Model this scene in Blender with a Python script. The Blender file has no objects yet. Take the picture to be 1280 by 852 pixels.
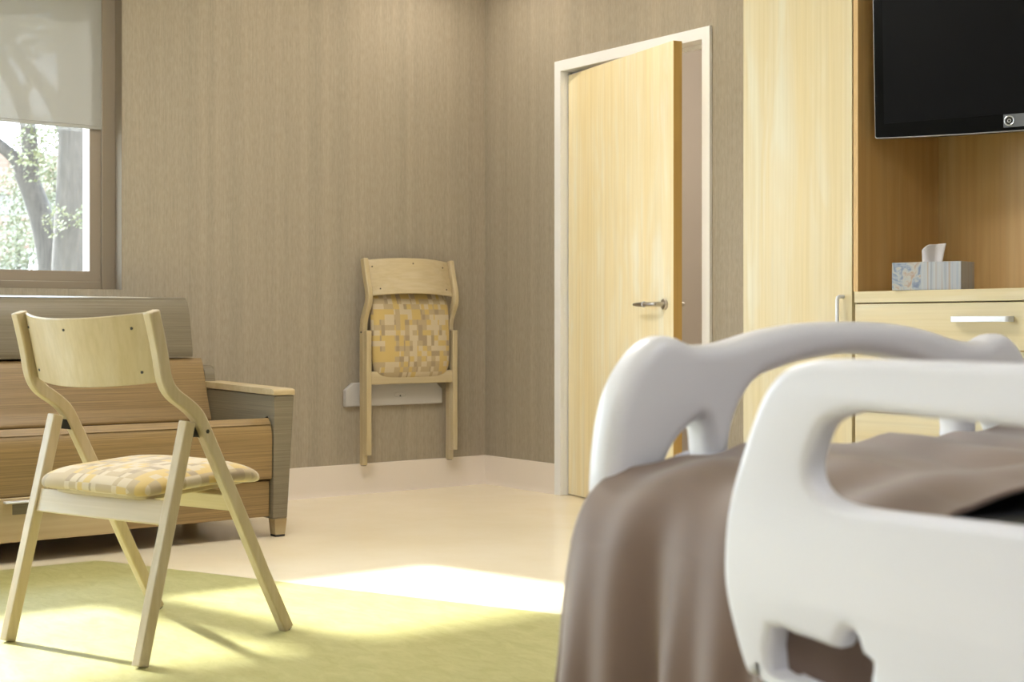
import bpy, bmesh, math, random
from mathutils import Vector, Matrix, noise
PI = math.pi
scene = bpy.context.scene
COL = scene.collection
random.seed(7)

# ------------------------------------------------------------------ materials
def mat(name, col=(.8, .8, .8), rough=.5, metal=0., spec=.5, emit=None, estr=0., coat=0., sheen=0.):
    m = bpy.data.materials.new(name); m.use_nodes = True
    b = m.node_tree.nodes['Principled BSDF']
    b.inputs['Base Color'].default_value = (*col, 1)
    b.inputs['Roughness'].default_value = rough
    b.inputs['Metallic'].default_value = metal
    b.inputs['Specular IOR Level'].default_value = spec
    b.inputs['Coat Weight'].default_value = coat
    b.inputs['Sheen Weight'].default_value = sheen
    if emit:
        b.inputs['Emission Color'].default_value = (*emit, 1)
        b.inputs['Emission Strength'].default_value = estr
    return m

def N(m, t, **kw):
    n = m.node_tree.nodes.new(t)
    for k, v in kw.items(): setattr(n, k, v)
    return n
def L(m, a, b): m.node_tree.links.new(a, b)
def bsdf(m): return m.node_tree.nodes['Principled BSDF']

def coords(m, scale, rot=(0, 0, 0)):
    tc = N(m, 'ShaderNodeTexCoord'); mp = N(m, 'ShaderNodeMapping')
    mp.inputs['Scale'].default_value = scale; mp.inputs['Rotation'].default_value = rot
    L(m, tc.outputs['Object'], mp.inputs['Vector']); return mp.outputs['Vector']

def ramp(m, fac, stops, interp='LINEAR'):
    r = N(m, 'ShaderNodeValToRGB'); r.color_ramp.interpolation = interp
    e = r.color_ramp.elements
    while len(e) < len(stops): e.new(.5)
    for i, (p, c) in enumerate(stops):
        e[i].position = p; e[i].color = (*c, 1)
    L(m, fac, r.inputs['Fac']); return r.outputs['Color']

def mix(m, a, b, fac, mode='MIX'):
    n = N(m, 'ShaderNodeMix', data_type='RGBA', blend_type=mode)
    for s, v in ((n.inputs[0], fac), (n.inputs[6], a), (n.inputs[7], b)):
        if isinstance(v, (int, float)): s.default_value = v
        elif isinstance(v, tuple): s.default_value = (*v, 1)
        else: L(m, v, s)
    return n.outputs[2]

def bump(m, h, strength, dist=.002):
    b = N(m, 'ShaderNodeBump'); b.inputs['Strength'].default_value = strength
    b.inputs['Distance'].default_value = dist
    L(m, h, b.inputs['Height']); L(m, b.outputs['Normal'], bsdf(m).inputs['Normal'])

def noise_tex(m, vec, scale, detail=4, rough=.55, dist=0.):
    n = N(m, 'ShaderNodeTexNoise'); n.inputs['Scale'].default_value = scale
    n.inputs['Detail'].default_value = detail; n.inputs['Roughness'].default_value = rough
    n.inputs['Distortion'].default_value = dist
    L(m, vec, n.inputs['Vector']); return n.outputs['Fac']

def wood(name, light, dark, along='z', s=1., rough=.5, contrast=1., coat=.0):
    """maple veneer: soft leaf-wide bands, fine streaks and cathedral figure running along one axis"""
    m = mat(name, light, rough, coat=coat)
    def sc(a, l): return {'x': (l, a, a), 'y': (a, l, a), 'z': (a, a, l)}[along]
    band = noise_tex(m, coords(m, sc(7*s, .12*s)), 1, 2, .5)
    streak = noise_tex(m, coords(m, sc(60*s, 1.1*s)), 1, 5, .6)
    warp = noise_tex(m, coords(m, sc(9*s, 1.5*s)), 1, 3, .5, .6)
    mul = N(m, 'ShaderNodeMath', operation='MULTIPLY'); mul.inputs[1].default_value = 16; L(m, warp, mul.inputs[0])
    sn = N(m, 'ShaderNodeMath', operation='SINE'); L(m, mul.outputs[0], sn.inputs[0])
    pw = N(m, 'ShaderNodeMath', operation='MULTIPLY_ADD'); pw.inputs[1].default_value = .5; pw.inputs[2].default_value = .5
    L(m, sn.outputs[0], pw.inputs[0])
    c1 = ramp(m, band, [(.40, light), (.60, tuple(a*.30+b*.70 for a, b in zip(light, dark)))])
    c2 = mix(m, c1, dark, 0.)
    f1 = N(m, 'ShaderNodeMath', operation='MULTIPLY'); f1.inputs[1].default_value = .55*contrast; L(m, pw.outputs[0], f1.inputs[0])
    c2 = mix(m, c1, dark, f1.outputs[0])
    c3 = mix(m, c2, ramp(m, streak, [(.35, (.80, .78, .72)), (.6, (1, 1, 1))]), .45*contrast, 'MULTIPLY')
    L(m, c3, bsdf(m).inputs['Base Color'])
    bump(m, streak, .06)
    return m

M = {}
M['maple'] = wood('maple_veneer_vertical', (.62, .585, .45), (.59, .475, .25), 'z')
M['maple_h'] = wood('maple_veneer_horizontal', (.62, .585, .45), (.59, .475, .25), 'x')
M['maple_door'] = wood('maple_door_veneer', (.87, .82, .65), (.84, .69, .38), 'z', 1.1)
M['maple_edge'] = wood('maple_edge', (.60, .40, .14), (.50, .31, .09), 'z', 1.2, .5)
M['drawer_wood'] = wood('sofa_drawer_wood', (.50, .40, .24), (.42, .31, .16), 'y')
M['beech'] = wood('pale_beech', (.55, .465, .325), (.49, .39, .225), 'z', 1.3, .35)
M['beech_w'] = wood('pale_beech_crosswise', (.55, .465, .325), (.49, .39, .225), 'x', 1.3, .35)
M['maple_shaded'] = wood('shaded_maple_lining', (.62, .43, .20), (.54, .33, .12), 'z')  # cabinet maple again, with the niche's warm shade put into the colour
M['gap'] = mat('dark_gap', (.03, .02, .015), .9)
M['white_trim'] = mat('white_painted_metal', (.80, .80, .82), .35)
M['plastic'] = mat('bed_plastic', (.80, .80, .86), .38, coat=.2)
M['white_plastic'] = mat('white_plastic', (.47, .45, .44), .45)
M['steel'] = mat('brushed_steel', (.50, .47, .43), .3, 1.)
M['handle'] = mat('satin_aluminium', (.66, .68, .73), .4, .3)
M['black'] = mat('black_plastic', (.012, .012, .012), .35)
M['rubber'] = mat('black_rubber', (.02, .02, .02), .8)
M['screen'] = mat('tv_screen', (.003, .003, .004), .28, spec=.13)
M['bezel'] = mat('tv_bezel_gloss', (.003, .003, .003), .2, spec=.10)
M['silver'] = mat('silver_trim', (.55, .56, .60), .3, .9)
M['strip'] = mat('grey_logo_strip', (.16, .17, .20), .4, .3)
M['screw'] = mat('dark_screw', (.03, .03, .03), .4, .6)
M['mattress'] = mat('black_mattress_cover', (.012, .013, .016), .5)
M['bedframe'] = mat('grey_bed_frame', (.45, .45, .46), .4)
M['ceiling'] = mat('ceiling_paint', (.82, .80, .76), .9)
M['paint'] = mat('beige_wall_paint', (.50, .46, .41), .85)
M['offwhite'] = mat('off_white_paint', (.66, .66, .69), .85)

# anodised window metal with vertical brushing
m = mat('bronze_anodised_metal', (.26, .21, .155), .42, .3)
M['bronze'] = m

# wallpaper: taupe, fine vertical threads broken into little flecks
def wallpaper(name, flat):
    m = mat(name, (.33, .26, .16), .82)
    sx = 1.0
    thread = noise_tex(m, coords(m, (230, 230, 2.6)), 1, 3, .6)
    fleck = noise_tex(m, coords(m, (115, 115, 26)), 1, 4, .6, .3)
    band = noise_tex(m, coords(m, (14, 14, .05)), 1, 3, .6)
    c = ramp(m, fleck, [(.30, (.315, .267, .205)), (.72, (.385, .333, .262))])
    c = mix(m, c, ramp(m, thread, [(.36, (.84, .85, .86)), (.62, (1.06, 1.05, 1.03))]), .5, 'MULTIPLY')
    c = mix(m, c, ramp(m, band, [(.38, (.84, .86, .86)), (.62, (1.08, 1.06, 1.04))]), .5, 'MULTIPLY')
    L(m, c, bsdf(m).inputs['Base Color'])
    bump(m, thread, .1, .001)
    return m
M['wallpaper'] = wallpaper('taupe_wallpaper', 0)

# base (coved, beige)
m = mat('beige_base_vinyl', (.77, .69, .62), .45)
M['base'] = m

# linoleum
def lino(name, a, b, rough, sc=9):
    m = mat(name, a, rough, coat=.12)
    m.node_tree.nodes['Principled BSDF'].inputs['Coat Roughness'].default_value = .12
    f = noise_tex(m, coords(m, (sc, sc*2.3, sc), (0, 0, .5)), 1, 8, .68, .8)
    g = noise_tex(m, coords(m, (sc*6, sc*14, sc), (0, 0, .5)), 1, 5, .7, .4)
    c = ramp(m, f, [(.36, a), (.66, b)])
    c = mix(m, c, ramp(m, g, [(.30, (.86, .86, .82)), (.52, (1, 1, 1))]), .6, 'MULTIPLY')
    L(m, c, bsdf(m).inputs['Base Color'])
    return m
M['lino_beige'] = mat('cream_linoleum', (.72, .57, .35), .22, coat=.15)
m = M['lino_beige']
f = noise_tex(m, coords(m, (3, 3, 3)), 1, 5, .6)
L(m, ramp(m, f, [(.35, (.86, .75, .55)), (.65, (.89, .79, .60))]), bsdf(m).inputs['Base Color'])
M['lino_green'] = lino('lime_green_linoleum', (.35, .325, .125), (.43, .41, .185), .42)

# sofa vinyls: fine horizontal stria
def stria(name, a, b, axis='z', rough=.42):
    m = mat(name, a, rough, spec=.45)
    sc = {'z': (1.2, 1.2, 230), 'x': (230, 1.2, 1.2)}[axis]
    f = noise_tex(m, coords(m, sc), 1, 4, .75)
    sc2 = {'z': (9, 9, 420), 'x': (420, 9, 9)}[axis]
    g = noise_tex(m, coords(m, sc2), 1, 3, .7)
    c = ramp(m, f, [(.30, a), (.70, b)])
    c = mix(m, c, ramp(m, g, [(.35, (.78, .78, .78)), (.65, (1.05, 1.05, 1.05))]), .5, 'MULTIPLY')
    L(m, c, bsdf(m).inputs['Base Color'])
    bump(m, g, .12)
    return m
M['tan'] = stria('tan_striated_vinyl', (.17, .108, .043), (.34, .222, .092))
M['tan_top'] = stria('tan_striated_vinyl_top', (.17, .108, .043), (.34, .222, .092), 'x')
M['taupe'] = stria('taupe_striated_vinyl', (.145, .118, .075), (.225, .190, .130))

# chair seat weave: blocks of cream, gold and taupe
def blocks(name):
    m = mat(name, (.6, .5, .3), .8, sheen=.2)
    tc = N(m, 'ShaderNodeTexCoord')
    def layer(sx, sy, off):
        mp = N(m, 'ShaderNodeMapping'); mp.inputs['Scale'].default_value = (sx, sy, 0); mp.inputs['Location'].default_value = off
        L(m, tc.outputs['Object'], mp.inputs['Vector'])
        fl = N(m, 'ShaderNodeVectorMath', operation='FLOOR'); L(m, mp.outputs['Vector'], fl.inputs[0])
        w = N(m, 'ShaderNodeTexWhiteNoise', noise_dimensions='3D'); L(m, fl.outputs[0], w.inputs['Vector'])
        return w.outputs['Value']
    a = layer(38, 38, (.3, .3, 3.5)); b = layer(19, 38, (.3, .3, 9.5)); c_ = layer(38, 12.67, (.6, .1, 5.5))
    g = (.54, .39, .145); t = (.34, .262, .165); cr = (.54, .45, .305); md = (.43, .335, .20)
    ca = ramp(m, a, [(0, t), (.25, md), (.5, g), (.72, cr)], 'CONSTANT')
    cb = ramp(m, b, [(0, cr), (.34, md), (.62, g)], 'CONSTANT')
    sel = ramp(m, c_, [(0, (0, 0, 0)), (.5, (1, 1, 1))], 'CONSTANT')
    c = mix(m, ca, cb, sel)
    L(m, c, bsdf(m).inputs['Base Color'])
    wv = noise_tex(m, coords(m, (500, 500, 500)), 1, 2)
    bump(m, wv, .2)
    return m
M['blocks'] = blocks('block_weave_fabric')

m = mat('taupe_blanket_cloth', (.200, .133, .100), .62, sheen=.35)
M['blanket'] = m
n_ = noise_tex(m, coords(m, (260, 260, 260)), 1, 2)
bump(m, n_, .06, .001)

# roller shade cloth: thin, lets some light and a faint view through
m = bpy.data.materials.new('roller_shade_cloth'); m.use_nodes = True
nt = m.node_tree; nt.nodes.clear()
out = nt.nodes.new('ShaderNodeOutputMaterial'); d = nt.nodes.new('ShaderNodeBsdfDiffuse'); t = nt.nodes.new('ShaderNodeBsdfTranslucent'); tr = nt.nodes.new('ShaderNodeBsdfTransparent')
d.inputs[0].default_value = (.50, .485, .45, 1); t.inputs[0].default_value = (.16, .155, .14, 1); tr.inputs[0].default_value = (.9, .9, .9, 1)
m1 = nt.nodes.new('ShaderNodeMixShader'); m1.inputs[0].default_value = .28
m2 = nt.nodes.new('ShaderNodeMixShader'); m2.inputs[0].default_value = .105
nt.links.new(d.outputs[0], m1.inputs[1]); nt.links.new(t.outputs[0], m1.inputs[2])
nt.links.new(m1.outputs[0], m2.inputs[1]); nt.links.new(tr.outputs[0], m2.inputs[2]); nt.links.new(m2.outputs[0], out.inputs[0])
M['shade'] = m

# thin clear window glass
m = bpy.data.materials.new('clear_window_glass'); m.use_nodes = True
nt = m.node_tree; nt.nodes.clear()
out = nt.nodes.new('ShaderNodeOutputMaterial'); g = nt.nodes.new('ShaderNodeBsdfGlossy'); tr = nt.nodes.new('ShaderNodeBsdfTransparent')
g.inputs['Roughness'].default_value = .03; tr.inputs[0].default_value = (.95, .97, .96, 1)
m2 = nt.nodes.new('ShaderNodeMixShader'); m2.inputs[0].default_value = .05
nt.links.new(tr.outputs[0], m2.inputs[1]); nt.links.new(g.outputs[0], m2.inputs[2]); nt.links.new(m2.outputs[0], out.inputs[0])
M['glass'] = m

# exterior
m = mat('tree_bark', (.22, .20, .18), .95); M['bark'] = m
f = noise_tex(m, coords(m, (26, 26, 4)), 1, 6, .75, .8)
L(m, ramp(m, f, [(.35, (.040, .031, .023)), (.65, (.078, .062, .048))]), bsdf(m).inputs['Base Color'])
def leafmat(name, a, b):
    m = mat(name, a, .6)
    f = noise_tex(m, coords(m, (3, 3, 3)), 1, 3)
    L(m, ramp(m, f, [(.35, a), (.65, b)]), bsdf(m).inputs['Base Color'])
    return m
M['leaf'] = leafmat('pale_green_leaves', (.13, .13, .065), (.20, .19, .10))
M['leaf2'] = leafmat('grey_green_leaves', (.13, .13, .08), (.21, .20, .13))
m = mat('pink_brick', (.5, .33, .26), .9); M['brick'] = m
bt = N(m, 'ShaderNodeTexBrick'); bt.inputs['Scale'].default_value = 4
bt.inputs['Color1'].default_value = (0.162, 0.096, 0.068, 1); bt.inputs['Color2'].default_value = (0.178, 0.108, 0.075, 1); bt.inputs['Mortar'].default_value = (0.187, 0.152, 0.128, 1)
L(m, coords(m, (1, 1, 1), (PI/2, 0, PI/2)), bt.inputs['Vector']); L(m, bt.outputs['Color'], bsdf(m).inputs['Base Color'])
M['concrete'] = mat('pale_concrete', (.19, .175, .155), .9)
M['lawn'] = leafmat('lawn', (.10, .11, .06), (.13, .14, .08))
M['dark_glass'] = mat('dark_building_glass', (.15, .18, .2), .1)

# tissue box faces
m = mat('tissue_carton', (.62, .64, .66), .5); M['carton'] = m
st = noise_tex(m, coords(m, (70, 70, 1.2)), 1, 3, .6)
striped = ramp(m, st, [(.32, (.24, .25, .27)), (.40, (.34, .38, .45)), (.50, (.42, .43, .45)), (.58, (.38, .41, .48)), (.66, (.38, .32, .27))])
fl = noise_tex(m, coords(m, (30, 30, 30)), 1, 4, .6, 1.2)
floral = ramp(m, fl, [(.34, (.16, .20, .30)), (.44, (.30, .34, .40)), (.54, (.42, .41, .38)), (.66, (.36, .26, .21))])
tc = N(m, 'ShaderNodeTexCoord'); sp = N(m, 'ShaderNodeSeparateXYZ'); L(m, tc.outputs['Object'], sp.inputs[0])
lt = N(m, 'ShaderNodeMath', operation='LESS_THAN'); lt.inputs[1].default_value = -.018; L(m, sp.outputs['X'], lt.inputs[0])
L(m, mix(m, striped, floral, lt.outputs[0]), bsdf(m).inputs['Base Color'])
M['tissue'] = mat('tissue_paper', (.52, .49, .49), .9)

# ------------------------------------------------------------------ mesh helpers
def link(name, me, m, parent=None, loc=None, bev=0., seg=2, smooth=False, angle=40):
    o = bpy.data.objects.new(name, me); COL.objects.link(o)
    if m is not None and len(me.materials) == 0: me.materials.append(m)
    if parent is not None: o.parent = parent
    if loc is not None: o.location = loc
    if bev:
        b = o.modifiers.new('bevel', 'BEVEL'); b.width = bev; b.segments = seg; b.limit_method = 'ANGLE'; b.angle_limit = math.radians(35)
        b.harden_normals = False
        for p in me.polygons: p.use_smooth = True
        me.set_sharp_from_angle(angle=math.radians(angle))
    elif smooth:
        for p in me.polygons: p.use_smooth = True
        me.set_sharp_from_angle(angle=math.radians(angle))
    return o

class MB:
    def __init__(s): s.v = []; s.f = []
    def add(s, vs, fs):
        k = len(s.v); s.v += [tuple(v) for v in vs]; s.f += [tuple(i+k for i in f) for f in fs]; return s
    def box(s, a, b):
        (x0, y0, z0), (x1, y1, z1) = [min(p, q) for p, q in zip(a, b)], [max(p, q) for p, q in zip(a, b)]
        return s.add([(x0,y0,z0),(x1,y0,z0),(x1,y1,z0),(x0,y1,z0),(x0,y0,z1),(x1,y0,z1),(x1,y1,z1),(x0,y1,z1)],
                     [(0,3,2,1),(4,5,6,7),(0,1,5,4),(1,2,6,5),(2,3,7,6),(3,0,4,7)])
    def prism(s, poly, lo, hi, axis='x'):
        """poly in the two other axes, extruded lo..hi along axis (x: poly=(y,z); y: (x,z); z: (x,y))"""
        def P(p, t): return {'x': (t, p[0], p[1]), 'y': (p[0], t, p[1]), 'z': (p[0], p[1], t)}[axis]
        n = len(poly); vs = [P(p, lo) for p in poly]+[P(p, hi) for p in poly]
        fs = [tuple(range(n))[::-1], tuple(range(n, 2*n))]+[(i, (i+1) % n, n+(i+1) % n, n+i) for i in range(n)]
        return s.add(vs, fs)
    def strip(s, path, half, lo, hi):
        """ribbon of half-width `half` (number or list) along a (y,z) path, extruded in x"""
        n = len(path); A = []; B = []
        for i, p in enumerate(path):
            a = Vector(path[max(i-1, 0)]); b = Vector(path[min(i+1, n-1)]); t = (b-a).normalized()
            nn = Vector((-t.y, t.x)); h = half[i] if isinstance(half, (list, tuple)) else half
            A.append(Vector(p)+nn*h); B.append(Vector(p)-nn*h)
        vs = []
        for i in range(n):
            vs += [(lo, A[i].x, A[i].y), (hi, A[i].x, A[i].y), (hi, B[i].x, B[i].y), (lo, B[i].x, B[i].y)]
        fs = []
        for i in range(n-1):
            k = 4*i; q = k+4
            for j in range(4): fs.append((k+j, k+(j+1) % 4, q+(j+1) % 4, q+j))
        fs += [(3, 2, 1, 0), tuple(4*(n-1)+j for j in range(4))]
        return s.add(vs, fs)
    def tube(s, pts, r, seg=12, cap=True):
        pts = [Vector(p) for p in pts]; n = len(pts); up = Vector((0, 0, 1)); prev = None; vs = []
        for i, p in enumerate(pts):
            t = (pts[min(i+1, n-1)]-pts[max(i-1, 0)]).normalized()
            if prev is None:
                a = up if abs(t.dot(up)) < .9 else Vector((1, 0, 0)); prev = t.cross(a).normalized()
            prev = (prev-t*prev.dot(t)).normalized(); b = t.cross(prev)
            rr = r[i] if isinstance(r, (list, tuple)) else r
            for k in range(seg):
                w = 2*PI*k/seg; vs.append(p+prev*math.cos(w)*rr+b*math.sin(w)*rr)
        fs = [(i*seg+k, i*seg+(k+1) % seg, (i+1)*seg+(k+1) % seg, (i+1)*seg+k) for i in range(n-1) for k in range(seg)]
        if cap: fs += [tuple(range(seg))[::-1], tuple((n-1)*seg+k for k in range(seg))]
        return s.add(vs, fs)
    def mesh(s, name):
        me = bpy.data.meshes.new(name); me.from_pydata(s.v, [], s.f); me.update()
        bm = bmesh.new(); bm.from_mesh(me); bmesh.ops.recalc_face_normals(bm, faces=bm.faces); bm.to_mesh(me); bm.free()
        return me
    def build(s, name, m, parent=None, **kw): return link(name, s.mesh(name), m, parent, **kw)

def empty(name, loc=(0, 0, 0), rz=0.):
    o = bpy.data.objects.new(name, None); COL.objects.link(o); o.location = loc; o.rotation_euler = (0, 0, rz)
    o.empty_display_size = .1; return o
def tag(o, label, cat, group=None, kind=None):
    o['label'] = label; o['category'] = cat
    if group: o['group'] = group
    if kind: o['kind'] = kind
    return o
def struct(o): o['kind'] = 'structure'; return o
def rel(root, p): return tuple(a-b for a, b in zip(p, root.location))

def catmull(pts, n=8, closed=False):
    out = []; N_ = len(pts)
    rng = range(N_ if closed else N_-1)
    for i in rng:
        if closed: p0, p1, p2, p3 = [Vector(pts[(i+k) % N_]) for k in (-1, 0, 1, 2)]
        else: p0, p1, p2, p3 = Vector(pts[max(i-1, 0)]), Vector(pts[i]), Vector(pts[i+1]), Vector(pts[min(i+2, N_-1)])
        for k in range(n):
            t = k/n
            out.append(.5*((2*p1)+(-p0+p2)*t+(2*p0-5*p1+4*p2-p3)*t*t+(-p0+3*p1-3*p2+p3)*t**3))
    if not closed: out.append(Vector(pts[-1]))
    return [tuple(p) for p in out]

def plate(name, loops, thick, bev, m, parent, frame, res=5):
    """solid plate with holes and rolled edges: 2D loops -> mesh, then placed by a 4x4 frame"""
    cu = bpy.data.curves.new(name, 'CURVE'); cu.dimensions = '2D'; cu.fill_mode = 'BOTH'
    cu.extrude = thick/2-bev; cu.bevel_depth = bev; cu.bevel_resolution = res; cu.offset = -bev
    for lp in loops:
        sp = cu.splines.new('POLY'); sp.points.add(len(lp)-1); sp.use_cyclic_u = True
        for q, p in zip(sp.points, lp): q.co = (p[0], p[1], 0, 1)
    o = bpy.data.objects.new(name, cu); COL.objects.link(o)
    bpy.context.view_layer.update()
    me = bpy.data.meshes.new_from_object(o.evaluated_get(bpy.context.evaluated_depsgraph_get()))
    bpy.data.objects.remove(o); bpy.data.curves.remove(cu)
    me.transform(frame); me.name = name
    bm = bmesh.new(); bm.from_mesh(me); bmesh.ops.remove_doubles(bm, verts=bm.verts, dist=.0002)
    bmesh.ops.recalc_face_normals(bm, faces=bm.faces); bm.to_mesh(me); bm.free()
    me.materials.clear()
    return link(name, me, m, parent, smooth=True, angle=50)

# ================================================================== THE ROOM
CH = 2.75; RX = 8.4; RY = -8.6
# windows in the left wall, the second unseen and enlarged for its light: (y_near_corner, y_far, z0, z1)
W1 = (-2.013, -4.30, 1.005, 2.40); W2 = (-4.55, -6.90, .30, 2.62)
wl = MB()
wl.box((-.25, .25, 0), (0, W1[0], CH)).box((-.25, W1[0], 0), (0, W1[1], W1[2])).box((-.25, W1[0], W1[3]), (0, W1[1], CH))
wl.box((-.25, W1[1], 0), (0, W2[0], CH)).box((-.25, W2[0], 0), (0, W2[1], W2[2])).box((-.25, W2[0], W2[3]), (0, W2[1], CH))
wl.box((-.25, W2[1], 0), (0, RY-.25, CH))
struct(wl.build('wall_left', M['wallpaper']))
DX0, DX1, DZ = .632, 1.666, 2.126
wb = MB()
wb.box((0, 0, 0), (DX0, .12, CH)).box((DX0, 0, DZ), (DX1, .12, CH)).box((DX1, 0, 0), (RX, .12, CH))
struct(wb.build('wall_back', M['wallpaper']))
struct(MB().box((RX, .12, 0), (RX+.2, RY-.25, CH)).build('wall_right', M['offwhite']))
struct(MB().box((0, RY, 0), (RX, RY-.25, CH)).build('wall_front', M['offwhite']))
struct(MB().box((-.25, .25, CH), (RX+.2, RY-.25, CH+.2)).build('ceiling', M['ceiling']))

# floor: cream field and a lime field with a slanted edge (one slab each, butted)
GX = 1.145
slope = (-1.83+2.445)/(2.901-1.427)
def gl(x): return -2.445+slope*(x-1.427)
GXR = 5.2; GYB = -4.9
cream = MB()
cream.prism([(-.25, 2.2), (-.25, RY), (GX, RY), (GX, gl(GX)), (GXR, gl(GXR)), (GXR, GYB), (GX+.001, GYB), (GX+.001, RY), (RX+.2, RY), (RX+.2, 2.2)], -.1, 0, 'z')
struct(cream.build('floor', M['lino_beige']))
green = MB().prism([(GX, GYB), (GXR, GYB), (GXR, gl(GXR)), (GX, gl(GX))], -.1, 0, 'z')
struct(green.build('floor_inlay', M['lino_green']))

# coved base
def base(name, a, b, horizontal):
    prof = [(0, 0), (.014, 0), (.009, .012), (.006, .03), (.006, .149), (.003, .152), (0, .152)]
    mb = MB()
    if horizontal: mb.prism([(-p, z) for p, z in prof], a, b, 'x')
    else: mb.prism([(p, z) for p, z in prof], a, b, 'y')
    return struct(mb.build(name, M['base'], smooth=True))
base('baseboard_left', 0, RY, False)
base('baseboard_back', 0, .607, True)
base('baseboard_back', 1.691, 2.447, True)

# room beyond the door
bey = MB().box((-.4, 1.9, 0), (3.2, 2.05, CH)).box((-.25, .25, 0), (-.1, 1.9, CH)).box((3.0, .12, 0), (3.15, 1.9, CH))
struct(bey.build('wall_beyond', M['paint']))
struct(MB().box((-.25, .25, CH), (3.2, 2.05, CH+.1)).build('ceiling_beyond', M['ceiling']))

# ---------------------------------------------------------------- window joinery
def window(idx, Wd, mulls):
    y0, y1, z0, z1 = Wd
    root = struct(empty('window_%d' % idx, (0, y0, z0)))
    R = lambda p: rel(root, p)
    def B(mb, a, b): return mb.box(R(a), R(b))
    fw = .064
    f = MB()
    ln = MB(); B(ln, (-.081, y0, z0), (-.001, y0-.003, z1)); B(ln, (-.081, y1, z0), (-.001, y1+.003, z1)); ln.build('jamb_liner', M['bronze'], root)
    B(f, (-.17, y0, z0), (-.08, y0-fw, z1)); B(f, (-.17, y1, z0), (-.08, y1+fw, z1))
    B(f, (-.17, y0-fw, z0), (-.08, y1+fw, z0+.035)); B(f, (-.17, y0-fw, z1-.05), (-.08, y1+fw, z1))
    f.build('window_frame', M['bronze'], root, bev=.003)
    edges = [y0-fw]+[q for mm in mulls for q in (mm+.03, mm-.03)]+[y1+fw]
    for mm in mulls:
        mu = MB(); B(mu, (-.17, mm-.03, z0+.035), (-.08, mm+.03, z1-.05)); mu.build('mullion', M['bronze'], root, bev=.003)
    for k in range(0, len(edges), 2):
        a, b = edges[k], edges[k+1]; za, zb = z0+.035, z1-.05
        # sash: inner lip slopes back to the glass, mitred corners
        w = .051; lx, gx = -.088, -.096
        o = [(a, za), (b, za), (b, zb), (a, zb)]; i_ = [(a-w, za+.048), (b+w, za+.048), (b+w, zb-w-.02), (a-w, zb-w-.02)]
        mid = [(a-.022, za+.012), (b+.022, za+.012), (b+.022, zb-.03), (a-.022, zb-.03)]
        i2 = [(p_[0]+q_, p_[1]) for p_, q_ in zip(i_, (0, 0, 0, 0))]
        vs = [R((lx, *p)) for p in o]+[R((lx-.002, *p)) for p in mid]+[R((gx, *p)) for p in i_]+[R((-.16, *p)) for p in i2]+[R((-.16, *p)) for p in o]
        fs = []
        for q in range(5):
            A, C_ = 4*q, 4*((q+1) % 5)
            for j in range(4): fs.append((A+j, A+(j+1) % 4, C_+(j+1) % 4, C_+j))
        s = MB().add(vs, fs); s.build('sash', M['bronze'], root, bev=.0015, seg=1)
        # white outer stop seen beyond the glass
        ou = MB(); t = .026
        yy0, yy1, zz0, zz1 = a-w, b+w, za+.048, zb-w-.02
        B(ou, (-.23, yy0+.045, zz0-.02), (-.165, yy0+.020, zz1+.02)); B(ou, (-.23, yy1-.012, zz0-.02), (-.165, yy1+.018, zz1+.02))
        B(ou, (-.23, yy0, zz0-.02), (-.165, yy1, zz0)); B(ou, (-.23, yy0, zz1), (-.165, yy1, zz1+.02))
        ou.build('glazing_stop', M['white_trim'], root)
        g = MB(); B(g, (-.142, yy0+.006, zz0-.006), (-.138, yy1-.006, zz1+.006)); g.build('pane', M['glass'], root)
    return root
window(1, W1, [-3.25]); window(2, W2, [-5.73])  # the second is an out-of-view opening, sized to light the room

def shade(Wd, zb, label):
    y0, y1, z0, z1 = Wd; a, b = y0-.067, y1+.067
    root = tag(empty('roller_shade', (-.06, (a+b)/2, z1)), label, 'roller shade')
    R = lambda p: rel(root, p)
    MB().box(R((-.0792, a, zb)), R((-.0782, b, z1-.03))).build('fabric', M['shade'], root)
    MB().box(R((-.083, a, zb-.012)), R((-.073, b, zb+.004))).build('hem_bar', M['shade'], root, bev=.003)
    MB().tube([R((-.045, a, z1-.035)), R((-.045, b, z1-.035))], .022, 16).build('roller', M['white_trim'], root, smooth=True)
    MB().box(R((-.08, a, z1-.03)), R((-.0, a-.004, z1))).build('bracket', M['white_trim'], root)
    return root
shade(W1, 1.735, 'pale roller shade lowered halfway over the window behind the sofa')

# ---------------------------------------------------------------- door
dr = struct(empty('door_1', (.655, 0, 0)))
R = lambda p: rel(dr, p)
f = MB()
ow, jd = .048, .17   # casing width, jamb depth
f.prism([(q[0]-.655, q[1]) for q in [(.607, 0), (.607, 2.158), (1.691, 2.158), (1.691, 0), (1.643, 0), (1.643, 2.105), (.655, 2.105), (.655, 0)]], -.018, .0, 'y')
f.box(R((.635, 0, 0)), R((.655, .14, 2.125))).box(R((1.643, 0, 0)), R((1.663, .14, 2.125))).box(R((.655, 0, 2.105)), R((1.643, .14, 2.125)))
f.box(R((.655, .055, 0)), R((.668, .075, 2.105))).box(R((1.630, .055, 0)), R((1.643, .075, 2.105))).box(R((.655, .055, 2.088)), R((1.643, .075, 2.105)))
f.build('door_frame', M['white_trim'], dr, bev=.002)
ang = math.atan2(-.191, .96)
leaf = MB().box((0, 0, .006), (.970, .045, 2.088)).build('door_leaf', M['maple_door'], dr, bev=.0015, seg=1)
leaf.location = R((.661, .028, 0)); leaf.rotation_euler = (0, 0, ang)
MB().box((.9701, .001, .007), (.9725, .044, 2.087)).build('leaf_edge', M['maple_edge'], leaf)
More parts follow.
